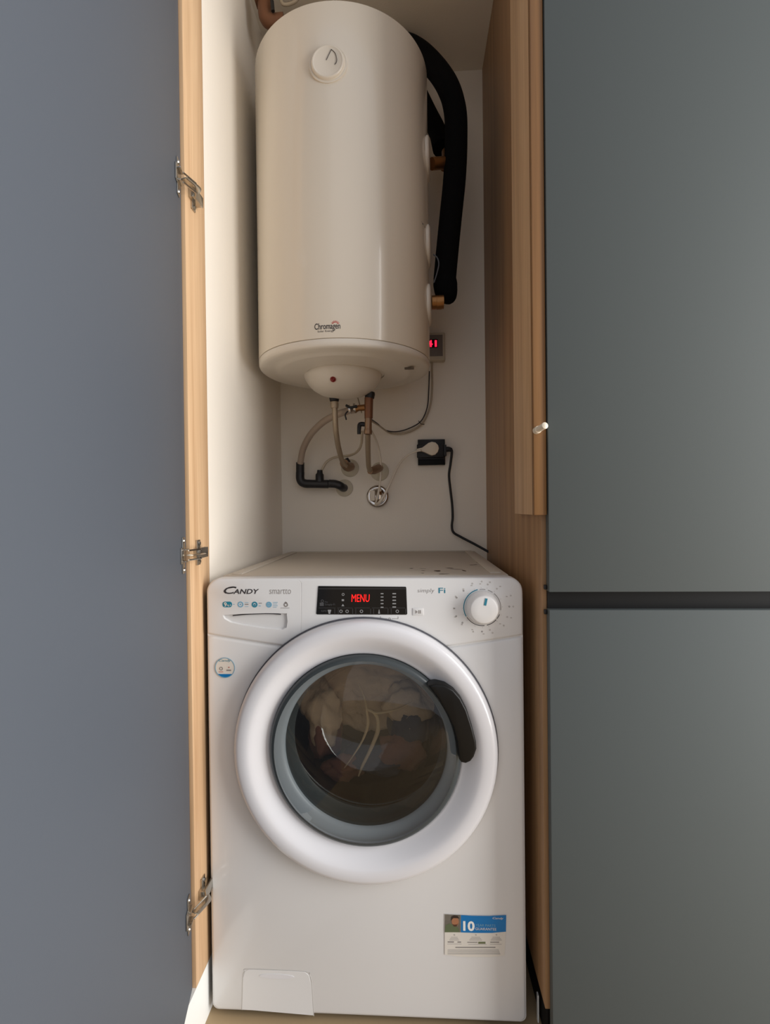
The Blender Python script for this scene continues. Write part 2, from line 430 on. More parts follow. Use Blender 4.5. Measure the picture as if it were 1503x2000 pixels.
# ------------------------------------------------------------------ washing machine
X0, X1, YM, ZT = -.3965, .2035, .955, .850
wm = thing('washing_machine', ((X0+X1)/2, YM+.28, 0), 'white front-loading washing machine standing in the bottom of the niche', 'washing machine')
ringc = at(710, 1474, .935); RC = (-.0940, .5275)
body = prism('body', rrect(X0, .014, X1, ZT-.004, (.012, .012, .026, .026)), YM+.004, YM+.568, 'white', wm, .0)
cav = prism('cutter', circle(RC[0], RC[1], .186, 64), YM-.05, YM+.40, 'white')
boolean(body, [cav])
# seam line between control panel and lower front (as on the photo: rising to both sides)
def seam_z(x):
    t = abs(x-RC[0]); return .7135 + .0285*max(0, (t-.10)/.20)**1.15 if t > .10 else .7135
xs = [X0+(X1-X0)*i/40 for i in range(41)]
top_r = .026
def top_z(x):
    for c, s in ((X0+top_r, -1), (X1-top_r, 1)):
        d = (x-c)*s
        if d > 0: return ZT-top_r+math.sqrt(max(top_r*top_r-d*d, 0))
    return ZT
xt = sorted(set([round(x, 5) for x in xs] + [round(X0+top_r*(1-math.cos(a*PI/16)), 5) for a in range(9)] + [round(X1-top_r*(1-math.cos(a*PI/16)), 5) for a in range(9)]))
cp_out = [(x, seam_z(x)+.0008) for x in xs] + [(x, top_z(x)) for x in reversed(xt)]
cp = prism('control_panel', cp_out, YM, YM+.030, 'white_panel', wm, .005, 3)
# scoop of the detergent drawer
Yp = YM
so = [at(u, v, Yp) for u, v in ((434, 1202), (470, 1199), (520, 1197.5), (561, 1198), (563, 1216), (561, 1229), (553, 1233.5), (520, 1231), (480, 1224.5), (450, 1218), (438, 1211))]
bm = bmesh.new(); fr = [bm.verts.new((p.x, Yp-.006, p.z)) for p in so]
cxs = sum(p.x for p in so)/len(so); ztop = max(p.z for p in so)
bk = [bm.verts.new((cxs+(p.x-cxs)*(.86 if p.z < ztop-.006 else .95), Yp+.024, ztop-(ztop-p.z)*.52-.0005)) for p in so]
n = len(so); bm.faces.new(fr); bm.faces.new(bk[::-1])
for i in range(n): bm.faces.new((fr[i], fr[(i+1) % n], bk[(i+1) % n], bk[i]))
cut = from_bm('cutter', bm, 'grip')
# round hole behind the door ring
cut2 = prism('cutter', circle(RC[0], RC[1], .232, 72), YM-.05, YM+.1, 'white')
# seam of the drawer front: a thin groove
g = [at(u, v, Yp) for u, v in ((583, 1133.5), (587, 1138), (588.3, 1150), (587.3, 1246))]
bm = bmesh.new(); add_tube(bm, [Vector((p.x, Yp, p.z)) for p in g], .00075, 6, 3)
cut3 = from_bm('cutter', bm, 'seam')
boolean(cp, [cut, cut2, cut3])
fp_out = rrect(X0, .014, X1, .60, (.014, .014, 0, 0))
fp_out = [(x, z) for x, z in fp_out if z < .5] + [(x, seam_z(x)-.0008) for x in reversed(xs)]
fp = prism('front_panel', fp_out, YM+.0008, YM+.030, 'white', wm, .006, 3)
cut2 = prism('cutter', circle(RC[0], RC[1], .232, 72), YM-.05, YM+.1, 'white')
boolean(fp, [cut2])
box('seam_backing', (X0+.006, YM+.006, .70), (X1-.006, YM+.012, .76), 'seam', wm)
boolean([o for o in wm.children if o.name == 'seam_backing'][0], [prism('cutter', circle(RC[0], RC[1], .232, 72), YM-.05, YM+.1, 'white')])
# drawer recess details
a, b = at(455, 1201, Yp), at(548, 1200, Yp)
bm = bmesh.new()
pts = [at(454, 1202.6, Yp), at(480, 1200, Yp), at(505, 1198.9, Yp), at(530, 1198.7, Yp), at(548, 1200, Yp)]
add_tube(bm, [Vector((p.x, Yp+.0012, p.z)) for p in pts], .0011, 6, 4)
from_bm('drawer_grip', bm, 'slit', wm)
# worktop plate
tp = box('top_panel', (X0+.020, YM+.034, ZT-.006), (X1-.020, YM+.566, ZT+.0008), 'white_top', wm, .0012)
bm = bmesh.new()
for xx in (X0+.030, X1-.052):
    add_box(bm, (xx, YM+.055, ZT), (xx+.022, YM+.545, ZT+.0035), .0014, 2)
add_box(bm, (X0+.030, YM+.552, ZT), (X1-.030, YM+.562, ZT+.003), .001, 2)
from_bm('top_rim', bm, 'white_top', tp)
# grime and glue marks left on the worktop
bm = bmesh.new()
def smear(x, y, w, d, rot=0, n=14, seed=0):
    rr = random.Random(seed); vs = []
    for i in range(n):
        a = 2*PI*i/n; k = .75+.5*rr.random(); px, py = w*k*math.cos(a), d*k*math.sin(a)
        vs.append(bm.verts.new((x+px*math.cos(rot)-py*math.sin(rot), y+px*math.sin(rot)+py*math.cos(rot), ZT+.00105)))
    bm.faces.new(vs)
def topat(u, v):
    d = _F + _R*((u-751.5)/FPX) - _U*((v-1000)/FPX); t = (ZT-CAM_Z)/d.z; return d.x*t, d.y*t
for u, v, w, d, r, sd in ((854, 1116, .0070, .010, .1, 1), (866, 1122, .010, .004, .1, 2), (878, 1110.5, .010, .004, -.5, 3), (893, 1112.5, .014, .0025, -.1, 4), (906, 1115.5, .003, .010, .3, 5), (803, 1111, .004, .004, 0, 6), (825, 1111.5, .008, .0018, 0, 7), (826, 1115.5, .004, .003, 0, 8), (825, 1120.5, .003, .003, 0, 9), (924, 1104, .012, .003, .6, 10), (935, 1099, .010, .003, .7, 11)):
    x, y = topat(u, v); smear(x, y, w, d, r, seed=sd)
from_bm('dirt_mark', bm, 'dirt', tp, smooth=False)['kind'] = 'stuff'

# filter flap
fl = prism('filter_flap', [(p.x, p.z) for p in (at(472, 1972, YM), at(612, 1984, YM), at(608, 1925, YM), at(603, 1905, YM), at(594, 1898.5, YM), at(486, 1893.5, YM), at(478, 1898, YM), at(474, 1910, YM))], YM+.0003, YM+.006, 'white', wm, .0004, 1)
bm = bmesh.new()
p = at(540, 1907, YM); add_prism(bm, circle(p.x, p.z, .034, 24, .0045), YM-.0004, YM+.001)
from_bm('flap_grip', bm, 'ring', fl)
bm = bmesh.new()
ol = [at(u, v, YM) for u, v in ((472, 1973), (474, 1910), (477.5, 1898), (486, 1893), (594, 1898), (604, 1904), (608.5, 1924), (612.5, 1985))]
add_tube(bm, [Vector((p.x, YM+.0006, p.z)) for p in ol], .0005, 6, 4)
from_bm('flap_groove', bm, 'seam_soft', fl)
# feet
for x in (X0+.05, X1-.05):
    for y in (YM+.06, YM+.50):
        lathe('foot', [(0, 0), (.02, 0), (.021, .006), (.012, .009), (.011, .0145), (0, .0145)], (x, y, 0), (0, 0, 1), 'black_plastic', wm, 20)

# door
ax = (0, -1, 0); c0 = (RC[0], YM, RC[1])
dr = lathe('door_ring', [(.2462, -.003), (.2470, .006), (.2466, .014), (.2448, .0205), (.2410, .0248), (.2350, .0268), (.2270, .0272), (.2200, .0268), (.2145, .0250), (.2090, .0220), (.2040, .0188), (.1990, .0154), (.1940, .0119), (.1890, .0086), (.1850, .0064), (.1815, .0052), (.1795, -.001), (.1795, -.012)], c0, ax, 'ring', wm, 128, 60)
lathe('ring_gap_shadow', [(.236, -.001), (.2495, -.001), (.2495, .0035), (.2450, .0045)], c0, ax, 'ringgap', dr, 96, 40)  # dark ring put in for the shadow in the gap around the door
# smoked outer cover: dished dome standing slightly proud
lathe('rim_band', [(.1795, -.006), (.1800, .0095), (.1775, .0145), (.1735, .0168), (.1700, .0175)], c0, ax, 'bezel_dark', wm, 96, 60)
dg_ = lathe('door_glass', [(.1718, .0165), (.1640, .0215), (.150, .0265), (.125, .0325), (.095, .0370), (.060, .0400), (.030, .0412), (0, .0416)], c0, ax, 'smoke', wm, 96, 80)
tag(dg_, 'smoked clear door cover')
lathe('door_bezel', [(.1790, .002), (.1720, -.001), (.1640, -.004), (.1590, -.007), (.1565, -.010), (.1555, -.013)], c0, ax, 'bezel', wm, 96, 60)
# deep glass bowl
bw = lathe('glass_bowl', [(.1540, -.018), (.1460, -.045), (.1370, -.085), (.1300, -.115), (.1200, -.134), (.1050, -.146), (.0700, -.156), (.0350, -.160), (0, -.161)], (RC[0]-.001, YM, RC[1]+.001), ax, 'bowl', wm, 72, 80)
# rubber seal and drum
lathe('door_seal', [(.1555, -.013), (.1560, -.030), (.1580, -.045), (.1480, -.058), (.160, -.07), (.176, -.085), (.180, -.10), (.170, -.11)], c0, ax, 'bezel_dark', wm, 72, 60)
lathe('drum', [(.170, -.105), (.1845, -.112), (.1845, -.385), (.176, -.392), (0, -.380)], c0, ax, 'steel', wm, 72, 40)
# handle: black curved grip on the right of the glass
import itertools
hc = [(835, 1338), (850, 1335.5), (868, 1337), (885, 1347), (899, 1363), (911, 1386), (922, 1420), (929, 1448), (930, 1462), (925, 1477), (918, 1486), (909, 1490), (900, 1488), (896, 1482), (893.5, 1470), (890.5, 1446), (884, 1420), (872, 1393), (855, 1364)]
hp = [at(u, v, YM-.034) for u, v in hc]
h = prism('door_handle', [(p.x, p.z) for p in hp], YM-.0375, YM-.008, 'handle', wm, .004, 3)

# laundry inside
def lump(name, c, r, m, label, cat, seed, amp=.16, sub=4, group=None):
    bm = bmesh.new(); bmesh.ops.create_icosphere(bm, subdivisions=sub, radius=1)
    from mathutils import noise
    for v in bm.verts:
        d = v.co.copy(); k = 1+amp*noise.noise(d*1.7+Vector((seed, 0, 0)))*2+amp*.6*abs(noise.noise(d*4.1+Vector((0, seed, 0))))*2
        v.co = Vector((c[0]+d.x*r[0]*k, c[1]+d.y*r[1]*k, c[2]+d.z*r[2]*k))
    o = from_bm(name, bm, m, None, ang=180); tag(o, label, cat, group); return o
lump('garment', (RC[0]-.118, YM+.235, RC[1]-.055), (.040, .055, .070), 'brown_cloth', 'brown garment pressed against the left of the drum window', 'clothing', 3)
lump('garment', (RC[0]+.090, YM+.230, RC[1]-.030), (.058, .050, .065), 'navy_cloth', 'dark navy garment at the right of the drum window', 'clothing', 9)
lump('garment', (RC[0]+.01, YM+.225, RC[1]-.125), (.080, .050, .032), 'navy_cloth', 'dark garment lying at the bottom of the drum window', 'clothing', 14)
gm = lump('garment', (RC[0]-.005, YM+.250, RC[1]+.045), (.120, .050, .085), 'taupe_cloth', 'taupe garment with beige trim behind the upper drum window', 'clothing', 21, amp=.26, sub=5)
for (u, v, r, sd) in ((632, 1395, (.040, .026, .066), 31), (795, 1375, (.052, .026, .044), 37), (785, 1468, (.050, .024, .040), 41), (668, 1500, (.042, .022, .026), 47)):
    c_ = at(u, v, YM+.200); o = lump('fold_reflection', c_, r, 'taupe_cloth' if v < 1450 else 'brown_cloth', None, None, sd, amp=.2)  # cloth lumps shaped after the reflections in the glass bowl
    o.parent = gm
bm = bmesh.new()
yy = YM+.172
def gp(u, v, y=yy): return at(u, v, y)
add_tube(bm, [gp(700, 1335), gp(712, 1365), gp(716, 1390), gp(718, 1415), gp(708, 1445), gp(690, 1475), gp(672, 1500)], [.0015, .004, .007, .009, .006, .0035, .002], 8, 6, flat=.4)
add_tube(bm, [gp(722, 1385), gp(736, 1400), gp(738, 1425), gp(725, 1460), gp(708, 1495), gp(700, 1515)], [.004, .010, .012, .010, .008, .004], 8, 6, flat=.4)
add_tube(bm, [gp(715, 1385), gp(738, 1392), gp(775, 1385), gp(805, 1370)], [.006, .006, .003, .001], 8, 6, flat=.4)
from_bm('trim', bm, 'cord_cloth', gm)

# display
Yd = YM-.0004
dp = [at(u, v, Yd) for u, v in ((621, 1144.5), (793, 1146), (795, 1200.5), (617.5, 1200))]
cx_ = sum(p.x for p in dp)/4; x0, x1 = min(p.x for p in dp), max(p.x for p in dp)
disp_out = [(dp[0].x+.001, dp[0].z), (dp[0].x, dp[0].z-.0015), (dp[3].x, dp[3].z+.0015), (dp[3].x+.0015, dp[3].z), (dp[2].x-.0015, dp[2].z), (dp[2].x, dp[2].z+.0015), (dp[1].x, dp[1].z-.0015), (dp[1].x-.001, dp[1].z)]
disp = prism('display', disp_out, YM-.0011, YM+.002, 'black_gloss', wm, .0003, 1)
Yi = YM-.0014
tpx('menu_digits', 'MENU', 686, 1161, 721.5, 1175.5, Yi, 'led', disp, bold=-.004, shear=.08)
plates('display_line', [qd(622, 1149.5, 792, 1150.3, Yi), qd(622, 1187.2, 655, 1187.7, Yi), qd(658, 1187.2, 688, 1187.7, Yi), qd(692, 1187.2, 722, 1187.7, Yi), qd(726, 1187.2, 757, 1187.7, Yi), qd(760, 1187.2, 791, 1187.7, Yi)] +
       [qd(u, 1189, u+.7, 1199, Yi) for u in (653, 660, 688, 694, 723, 729, 757, 763, 791.5)], Yi, 'icon_dim', disp)
ic = []
for v in (1159.5, 1166, 1172.5, 1179, 1186): ic.append(qd(743, v-1, 748.5, v+1, Yi))
for v in (1159.5, 1166, 1172.5, 1179, 1185.5): ic.append(qd(766, v-1.1, 773, v+1.1, Yi))
ic += [arc_band(at(669.7, 1161, Yi).x, at(669.7, 1161, Yi).z, .0016, .0026, 0, 359, 12), qd(667, 1170.5, 671.5, 1174, Yi), [(at(u, v, Yi).x, at(u, v, Yi).z) for u, v in ((666.5, 1184), (672, 1184), (669.2, 1179.6))]]
for u in (643, 665.5, 677.5, 705.5, 740, 775.5):
    p = at(u, 1194, Yi)
    if u in (643,): ic.append([(at(a, b, Yi).x, at(a, b, Yi).z) for a, b in ((641.5, 1199), (644.5, 1199), (646.5, 1191), (639.5, 1191))])
    elif u == 740: ic.append([(at(a, b, Yi).x, at(a, b, Yi).z) for a, b in ((738.2, 1198.5), (741.8, 1198.5), (740.5, 1190.5), (739.5, 1190.5))])
    else: ic.append(arc_band(p.x, p.z, .0020, .0031, 0, 359, 12))
plates('display_icon', ic, Yi, 'icon', disp)
ic = [arc_band(at(629, 1174, Yi).x, at(629, 1174, Yi).z, .0018, .0028, 0, 359, 12), qd(624, 1177, 632, 1183.5, Yi)]
plates('lock_icon', ic, Yi, 'icon_dim', disp)
tpx('display_print', 'Hey', 634, 1174, 640, 1178, Yi, 'icon_dim', disp)
tpx('display_print', 'Simply-Fi', 634, 1178.5, 654, 1183.5, Yi, 'icon_dim', disp)
tpx('display_print', 'RAPID', 627, 1191.5, 638, 1195, Yi, 'icon_dim', disp)

# start button
pb = prism('start_button', rrect(*(lambda a, b: (a.x, a.z, b.x, b.z))(at(805.5, 1202, YM), at(826.5, 1187.5, YM)), .0012), YM-.0012, YM+.002, 'white_panel', wm, .0006, 2)
p = [at(u, v, YM) for u, v in ((811, 1191.5), (811, 1198), (815.5, 1194.7))]
plates('start_icon', [[(q.x, q.z) for q in p], qd(817, 1191.5, 818.6, 1198, YM), qd(820, 1191.5, 821.6, 1198, YM)], YM-.0016, 'print_grey', pb)
Yt = YM-.0004
# printed lettering on the panel
def ptxt(body, u0, v0, u1, v1, m, **k): return tpx('lettering', body, u0, v0, u1, v1, Yt, m, cp, **k)
ptxt('C', 436.5, 1145.5, 462, 1160, 'print_dark', bold=.012, shear=.35)
ptxt('ANDY', 455, 1150.5, 506, 1160, 'print_dark', bold=.018, shear=.25)
plates('logo_swash', [[(at(u, v, Yt).x, at(u, v, Yt).z) for u, v in ((444, 1150), (452, 1146.3), (460, 1146), (461, 1147.2), (453, 1148.3))]], Yt, 'print_dark', cp)
ptxt('smartto', 526, 1150.5, 568, 1160, 'print_grey', bold=-.012, shear=.1)
ptxt('simply', 815, 1149.5, 848, 1159.5, 'print_grey', bold=-.014, shear=.15)
ptxt('Fi', 856, 1148, 869.5, 1158.5, 'print_blue', bold=.006)
# feature badges
p = at(446, 1180.5, Yt)
plates('feature_badge', [rrect(*(lambda a, b: (a.x, a.z, b.x, b.z))(at(434.5, 1186, YM), at(453, 1175, YM)), .0048)], Yt, 'print_blue', cp)
ptxt2 = lambda b, u0, v0, u1, v1, m, **k: tpx('lettering', b, u0, v0, u1, v1, YM-.0010, m, cp, **k)
ptxt2('9', 437, 1176.3, 442.5, 1185, 'sticker_white', bold=.02)
ptxt2('kg A', 443.5, 1180, 451.5, 1184.8, 'sticker_white', bold=.01)
plates('feature_badge', [arc_band(at(469.5, 1180.6, Yt).x, at(469.5, 1180.6, Yt).z, .0036, .0056, 0, 359, 20), dot(469.5, 1180.6, 1.6, Yt)], Yt, 'print_lblue', cp)
plates('feature_badge', [arc_band(at(497, 1180.8, Yt).x, at(497, 1180.8, Yt).z, .0030, .0056, 0, 359, 20), dot(497, 1181.5, 1.9, Yt)], Yt, 'print_blue', cp)
plates('feature_badge', [arc_band(at(525, 1181, Yt).x, at(525, 1181, Yt).z, .0026, .0056, 0, 359, 20), dot(525, 1181, 2, Yt)], Yt, 'print_lblue', cp)
plates('feature_print', [qd(478, 1179.6, 485, 1181.2, Yt), qd(505, 1177.6, 511, 1178.8, Yt)], Yt, 'print_grey', cp)
plates('feature_print', [qd(478, 1176.5, 485, 1177.1, Yt), qd(478, 1184.5, 485, 1185.1, Yt), qd(505, 1183, 509, 1184, Yt), qd(533, 1176, 542, 1176.8, Yt), qd(533, 1179.3, 541, 1180.1, Yt), qd(533, 1182.6, 542, 1183.4, Yt), qd(533, 1185.6, 540, 1186.3, Yt), qd(455, 1180, 458, 1180.8, Yt)], Yt, 'print_lblue', cp)
p = at(558, 1180.6, Yt)
plates('feature_print', [arc_band(p.x, p.z-.0006, .0021, .0042, 0, 359, 16), [(p.x-.003, p.z+.003), (p.x+.003, p.z+.003), (p.x, p.z+.0056)], qd(548, 1187.2, 565, 1187.9, Yt)], Yt, 'print_grey', cp)
# bracket symbol under the display
plates('bracket_mark', [qd(742.5, 1204, 743.1, 1208.4, Yt), qd(742.5, 1208, 756, 1208.6, Yt), qd(765, 1208, 777.5, 1208.6, Yt), qd(777, 1204, 777.6, 1208.4, Yt), arc_band(at(760.5, 1209, Yt).x, at(760.5, 1209, Yt).z, .0016, .0023, 0, 359, 12)], Yt, 'print_grey', cp)

# programme knob
kc = at(941.5, 1186.5, YM)
kn = lathe('program_knob', [(0, -.002), (.0310, -.002), (.0318, .001), (.0312, .004), (.0282, .013), (.0262, .0195), (.0250, .0218), (.0232, .0228), (.010, .0232), (0, .0233)], (kc.x, YM, kc.z), ax, 'knob', wm, 64, 40)
a = math.radians(78)
ux, uz = math.cos(a), math.sin(a)
p0 = (kc.x+ux*.0085, kc.z+uz*.0085); p1 = (kc.x+ux*.0215, kc.z+uz*.0215); w = .0021
plates('pointer_mark', [[(p0[0]-uz*w, p0[1]+ux*w), (p0[0]+uz*w, p0[1]-ux*w), (p1[0]+uz*w, p1[1]-ux*w), (p1[0]-uz*w, p1[1]+ux*w)]], YM-.0240, 'print_blue', kn, .0008)
ra, rb = .0335, .0346
dk = [arc_band(kc.x, kc.z, ra, rb, a0, a1) for a0, a1 in ((212, 276), (284, 318), (322, 338))]
plates('dial_scale', dk, Yt, 'print_dark', cp)
plates('dial_scale', [arc_band(kc.x, kc.z, ra, rb, a0, a1) for a0, a1 in ((-8, 50), (56, 72), (80, 98))], Yt, 'print_grey', cp)
plates('dial_scale', [arc_band(kc.x, kc.z, ra, rb+.0006, 104, 209, 30)], Yt, 'print_blue', cp)
rr = random.Random(4); marks = []; dk = []
for i, ad in enumerate((93, 76, 53, 25, 2, -22, -44, -72, -90, -112, -140, -160, 182, 157, 135, 113)):
    for k in range(2):
        r = .0465+.005*k+(.003 if abs(math.cos(math.radians(ad))) > .8 else 0)+.0015*rr.random()
        x = kc.x+r*math.cos(math.radians(ad))+(.003*k-.001); z = kc.z+r*.94*math.sin(math.radians(ad))
        q = arc_band(x, z, .0008, .0016, 0, 359, 8) if (i+k) % 3 else [(x-.0018, z-.0006), (x+.0018, z-.0006), (x+.0014, z+.0008), (x-.0016, z+.0010)]
        (dk if ad in (157, -160, -90, 2, 135, -140) and k == 0 else marks).append(q)
    r = .0372; x = kc.x+r*math.cos(math.radians(ad)); z = kc.z+r*math.sin(math.radians(ad))
    marks.append(circle(x, z, .0006, 6))
plates('program_symbol', marks, Yt, 'print_pale', cp)
plates('program_symbol', dk, Yt, 'print_grey', cp)

# round energy sticker
p = at(439.3, 1304, YM)
st = plates('round_sticker', [circle(p.x, p.z, .0192, 40)], YM-.0004, 'sticker_white', wm)
Ys = YM-.0008
plates('sticker_border', [arc_band(p.x, p.z, .0182, .0194, 0, 359.5, 40)], Ys, 'print_lblue', st)
plates('sticker_border', [[(p.x+.0181*math.cos(math.radians(a_)), p.z+.0181*math.sin(math.radians(a_))) for a_ in range(222, 319, 6)]], Ys, 'sticker_blue', st)
tpx('sticker_text', 'Candy', 427, 1288, 451, 1293.5, Ys, 'print_blue', st, shear=.3)
plates('sticker_text', [arc_band(at(431.5, 1306, Ys).x, at(431.5, 1306, Ys).z, .0022, .0036, 0, 359, 10), qd(442, 1308, 451, 1310.5, Ys)], Ys, 'print_grey', st)
plates('sticker_text', [qd(427, 1311.7, 435.5, 1312.8, Ys), qd(445.5, 1302.5, 448, 1304.5, Ys)], Ys, mat('red_print', (190, 110, 100), .5), st)

# guarantee sticker
gs = plates('guarantee_sticker', [[(at(u, v, YM).x, at(u, v, YM).z) for u, v in ((868, 1864), (900, 1868.5), (955, 1869), (985, 1866), (988.5, 1787), (955, 1788.5), (910, 1787.5), (868, 1785))]], YM-.0004, 'sticker_white', wm)
plates('blue_header', [[(at(u, v, YM).x, at(u, v, YM).z) for u, v in ((899.5, 1820.5), (930, 1821.5), (960, 1821.5), (987.5, 1819), (988, 1787), (955, 1788.5), (920, 1788), (899.5, 1786.8))]], Ys, 'sticker_blue', gs)
tpx('sticker_text', '10', 904, 1799, 926.5, 1818.5, YM-.0012, 'plaster_bright', gs, bold=.035)
tpx('sticker_text', 'YEAR PARTS', 928, 1805, 967, 1810, YM-.0012, 'print_lblue', gs)
tpx('sticker_text', 'GUARANTEE', 928, 1812, 969, 1817, YM-.0012, 'sticker_white', gs, bold=.0)
tpx('sticker_text', 'Candy', 961.5, 1791.5, 983, 1796.5, YM-.0012, 'sticker_white', gs, shear=.25, bold=.01)
# the small portrait picture printed on it: background, hair, face, shirt
def poly(ps, y, m, name): return plates(name, [[(at(u, v, YM).x, at(u, v, YM).z) for u, v in ps]], y, m, gs)
poly(((868, 1820), (899, 1820.3), (899, 1786.7), (868.5, 1785.3)), Ys, mat('photo_background', (112, 106, 96), .5, var=.25, vscale=120), 'portrait_picture')
poly(((868, 1820), (897, 1820), (895, 1812), (886, 1806), (878, 1803), (870, 1806)), YM-.0010, mat('photo_shirt', (96, 108, 78), .5), 'portrait_picture')
plates('portrait_picture', [dot(888.5, 1799, 7.0, YM, 16, 9.5)], YM-.0012, mat('photo_skin', (170, 116, 84), .5), gs)
poly(((880, 1797), (881, 1789.5), (886, 1787.2), (893, 1788), (896.5, 1793), (893, 1792.3), (885, 1792)), YM-.0014, mat('photo_hair', (50, 38, 30), .5), 'portrait_picture')
poly(((883, 1803.5), (886, 1805), (892, 1804.5), (894, 1802), (891, 1808.5), (886, 1808.5)), YM-.0014, 'photo_hair' if False else mat('photo_beard', (84, 56, 42), .5), 'portrait_picture')
rows = []
for cx_, w in ((887, 12), (929, 16), (969, 14)):
    rows.append(dot(cx_, 1825.5, 1.6, YM, 8))
    for i, v in enumerate((1829.5, 1832.3, 1835)): rows.append(qd(cx_-w*(.55+.12*i), v, cx_+w*(.5+.12*i), v+1.0, YM))
plates('sticker_print', rows, Ys, 'print_pale', gs)
rows = [qd(874, 1838.3, 886, 1840.2, YM), qd(893, 1838.6, 900, 1840.4, YM), qd(912, 1839.3, 932, 1840.6, YM), qd(957, 1839, 974, 1840.5, YM), qd(889, 1849, 967, 1850.7, YM)]
plates('sticker_print', rows, Ys, 'print_grey', gs)
plates('sticker_print', [qd(933.5, 1839, 947.5, 1842.6, YM)], Ys, mat('green_print', (110, 116, 82), .5), gs)
plates('sticker_print', [qd(874, v, 978-(1866-v)*.4, v+.8, YM) for v in (1854, 1856.2, 1858.4, 1860.6, 1862.6)]+[qd(873, 1842.8, 901, 1843.5, YM), qd(914, 1843.6, 950, 1844.3, YM), qd(956, 1843.4, 979, 1844.1, YM)], Ys, 'print_pale', gs)

# ------------------------------------------------------------------ water heater
TX, TY, TR = -.165, 1.285, .213
wh = thing('water_heater', (TX, TY, 1.25), 'tall cream-white cylindrical water heater hanging above the washing machine', 'water heater')
ZJ = 1.3435
lathe('tank_body', [(TR-.004, ZJ-.012), (TR-.004, ZJ+.0002), (TR-.0005, ZJ+.0004), (TR, ZJ+.0012), (TR, 2.050), (TR-.0012, 2.0525), (TR-.004, 2.0550), (TR-.05, 2.066), (0, 2.07)], (TX, TY, 0), (0, 0, 1), 'tank', wm and wh, 128, 40)
lathe('bottom_cap', [(TR-.004, ZJ-.0012), (TR-.0008, ZJ-.0015), (TR-.0002, ZJ-.0035), (TR-.0006, 1.3330), (TR-.0022, 1.3292), (TR-.0055, 1.3268), (TR-.014, 1.3256), (TR-.030, 1.3250), (.172, 1.3242), (.166, 1.3215), (.158, 1.3210), (.110, 1.3210), (.099, 1.3205), (.0985, 1.323), (.05, 1.323)], (TX, TY, 0), (0, 0, 1), 'tank_cap', wh, 128, 40)
# service cover: shallow dome under the tank
cc = (-.1735, 1.302, 1.3215)
dome = lathe('service_cover', [(.0985, .0015), (.0985, -.0035), (.0965, -.0095), (.0895, -.0215), (.0775, -.0345), (.060, -.0450), (.040, -.0510), (.020, -.0535), (0, -.0540)], cc, (0, 0, 1), 'tank_cap', wh, 96, 60)
def ray_hit_cyl(u, v, cx, cy, r):
    d = _F + _R*((u-751.5)/FPX) - _U*((v-1000)/FPX)
    a = d.x**2+d.y**2; b = -2*(d.x*cx+d.y*cy); c = cx*cx+cy*cy-r*r
    t = (-b-math.sqrt(max(b*b-4*a*c, 0)))/(2*a); return Vector((d.x*t, d.y*t, CAM_Z+d.z*t))
lp = Vector((-.1735-.0135, 1.302-.0840, 1.2925))
nl = Vector((-.12, -.85, -.52)).normalized()
lathe('indicator_lamp', [(0, .0045), (.003, .004), (.0052, .002), (.0056, -.003), (0, -.003)], lp, nl, mat('dark_red_lamp', (120, 20, 18), .25), dome, 20)
lathe('lamp_collar', [(.0056, .0005), (.0070, .0005), (.0074, -.003)], lp, nl, mat('red_collar', (150, 60, 50), .4), dome, 20)
# rating sticker on the underside at the right
x0_, y0_ = TX+.150, TY-.075
box('rating_label', (-.0085, 1.262, 1.3214), (.0145, 1.277, 1.3226), mat('grey_label', (104, 94, 80), .6, var=.3, vscale=300), wh, matrix=Matrix.Translation((-.0065, -.03, -.0022)))
# thermometer dial
def on_tank(u, v, lift=0):
    p = ray_hit_cyl(u, v, TX, TY, TR); n_ = Vector((p.x-TX, p.y-TY, 0)).normalized(); return p+n_*lift, n_
tp_, tn = on_tank(640.5, 125)
tg = Vector((0, 0, 1)).cross(tn).normalized()       # to the right on the dial
th = lathe('thermometer', [(.0405, -.004), (.0405, .0015), (.0385, .0022), (.0365, .0015), (.0355, .0020), (.0345, .0066), (.0335, .0078), (.0315, .0082), (.0300, .0074), (.0285, .0070), (0, .0070)], tp_, tn, 'tank', wh, 64, 40)
def dialpt(a_, b_, lift=.0074): return tp_ + tg*a_ + Vector((0, 0, b_)) + tn*lift
bm = bmesh.new()
add_tube(bm, [dialpt(-.0025, .002), dialpt(.0085, .0235)], .0014, 6, 1, flat=.3)
from_bm('needle', bm, 'print_dark', th)
bm = bmesh.new()
add_tube(bm, [dialpt(.0085, .0235), dialpt(.0165, .0145), dialpt(.0195, .003), dialpt(.0185, -.004), dialpt(.0150, -.0085)], [.0010, .0015, .0019, .0019, .0012], 6, 5, flat=.3)
from_bm('scale_arc', bm, 'print_dark', th)
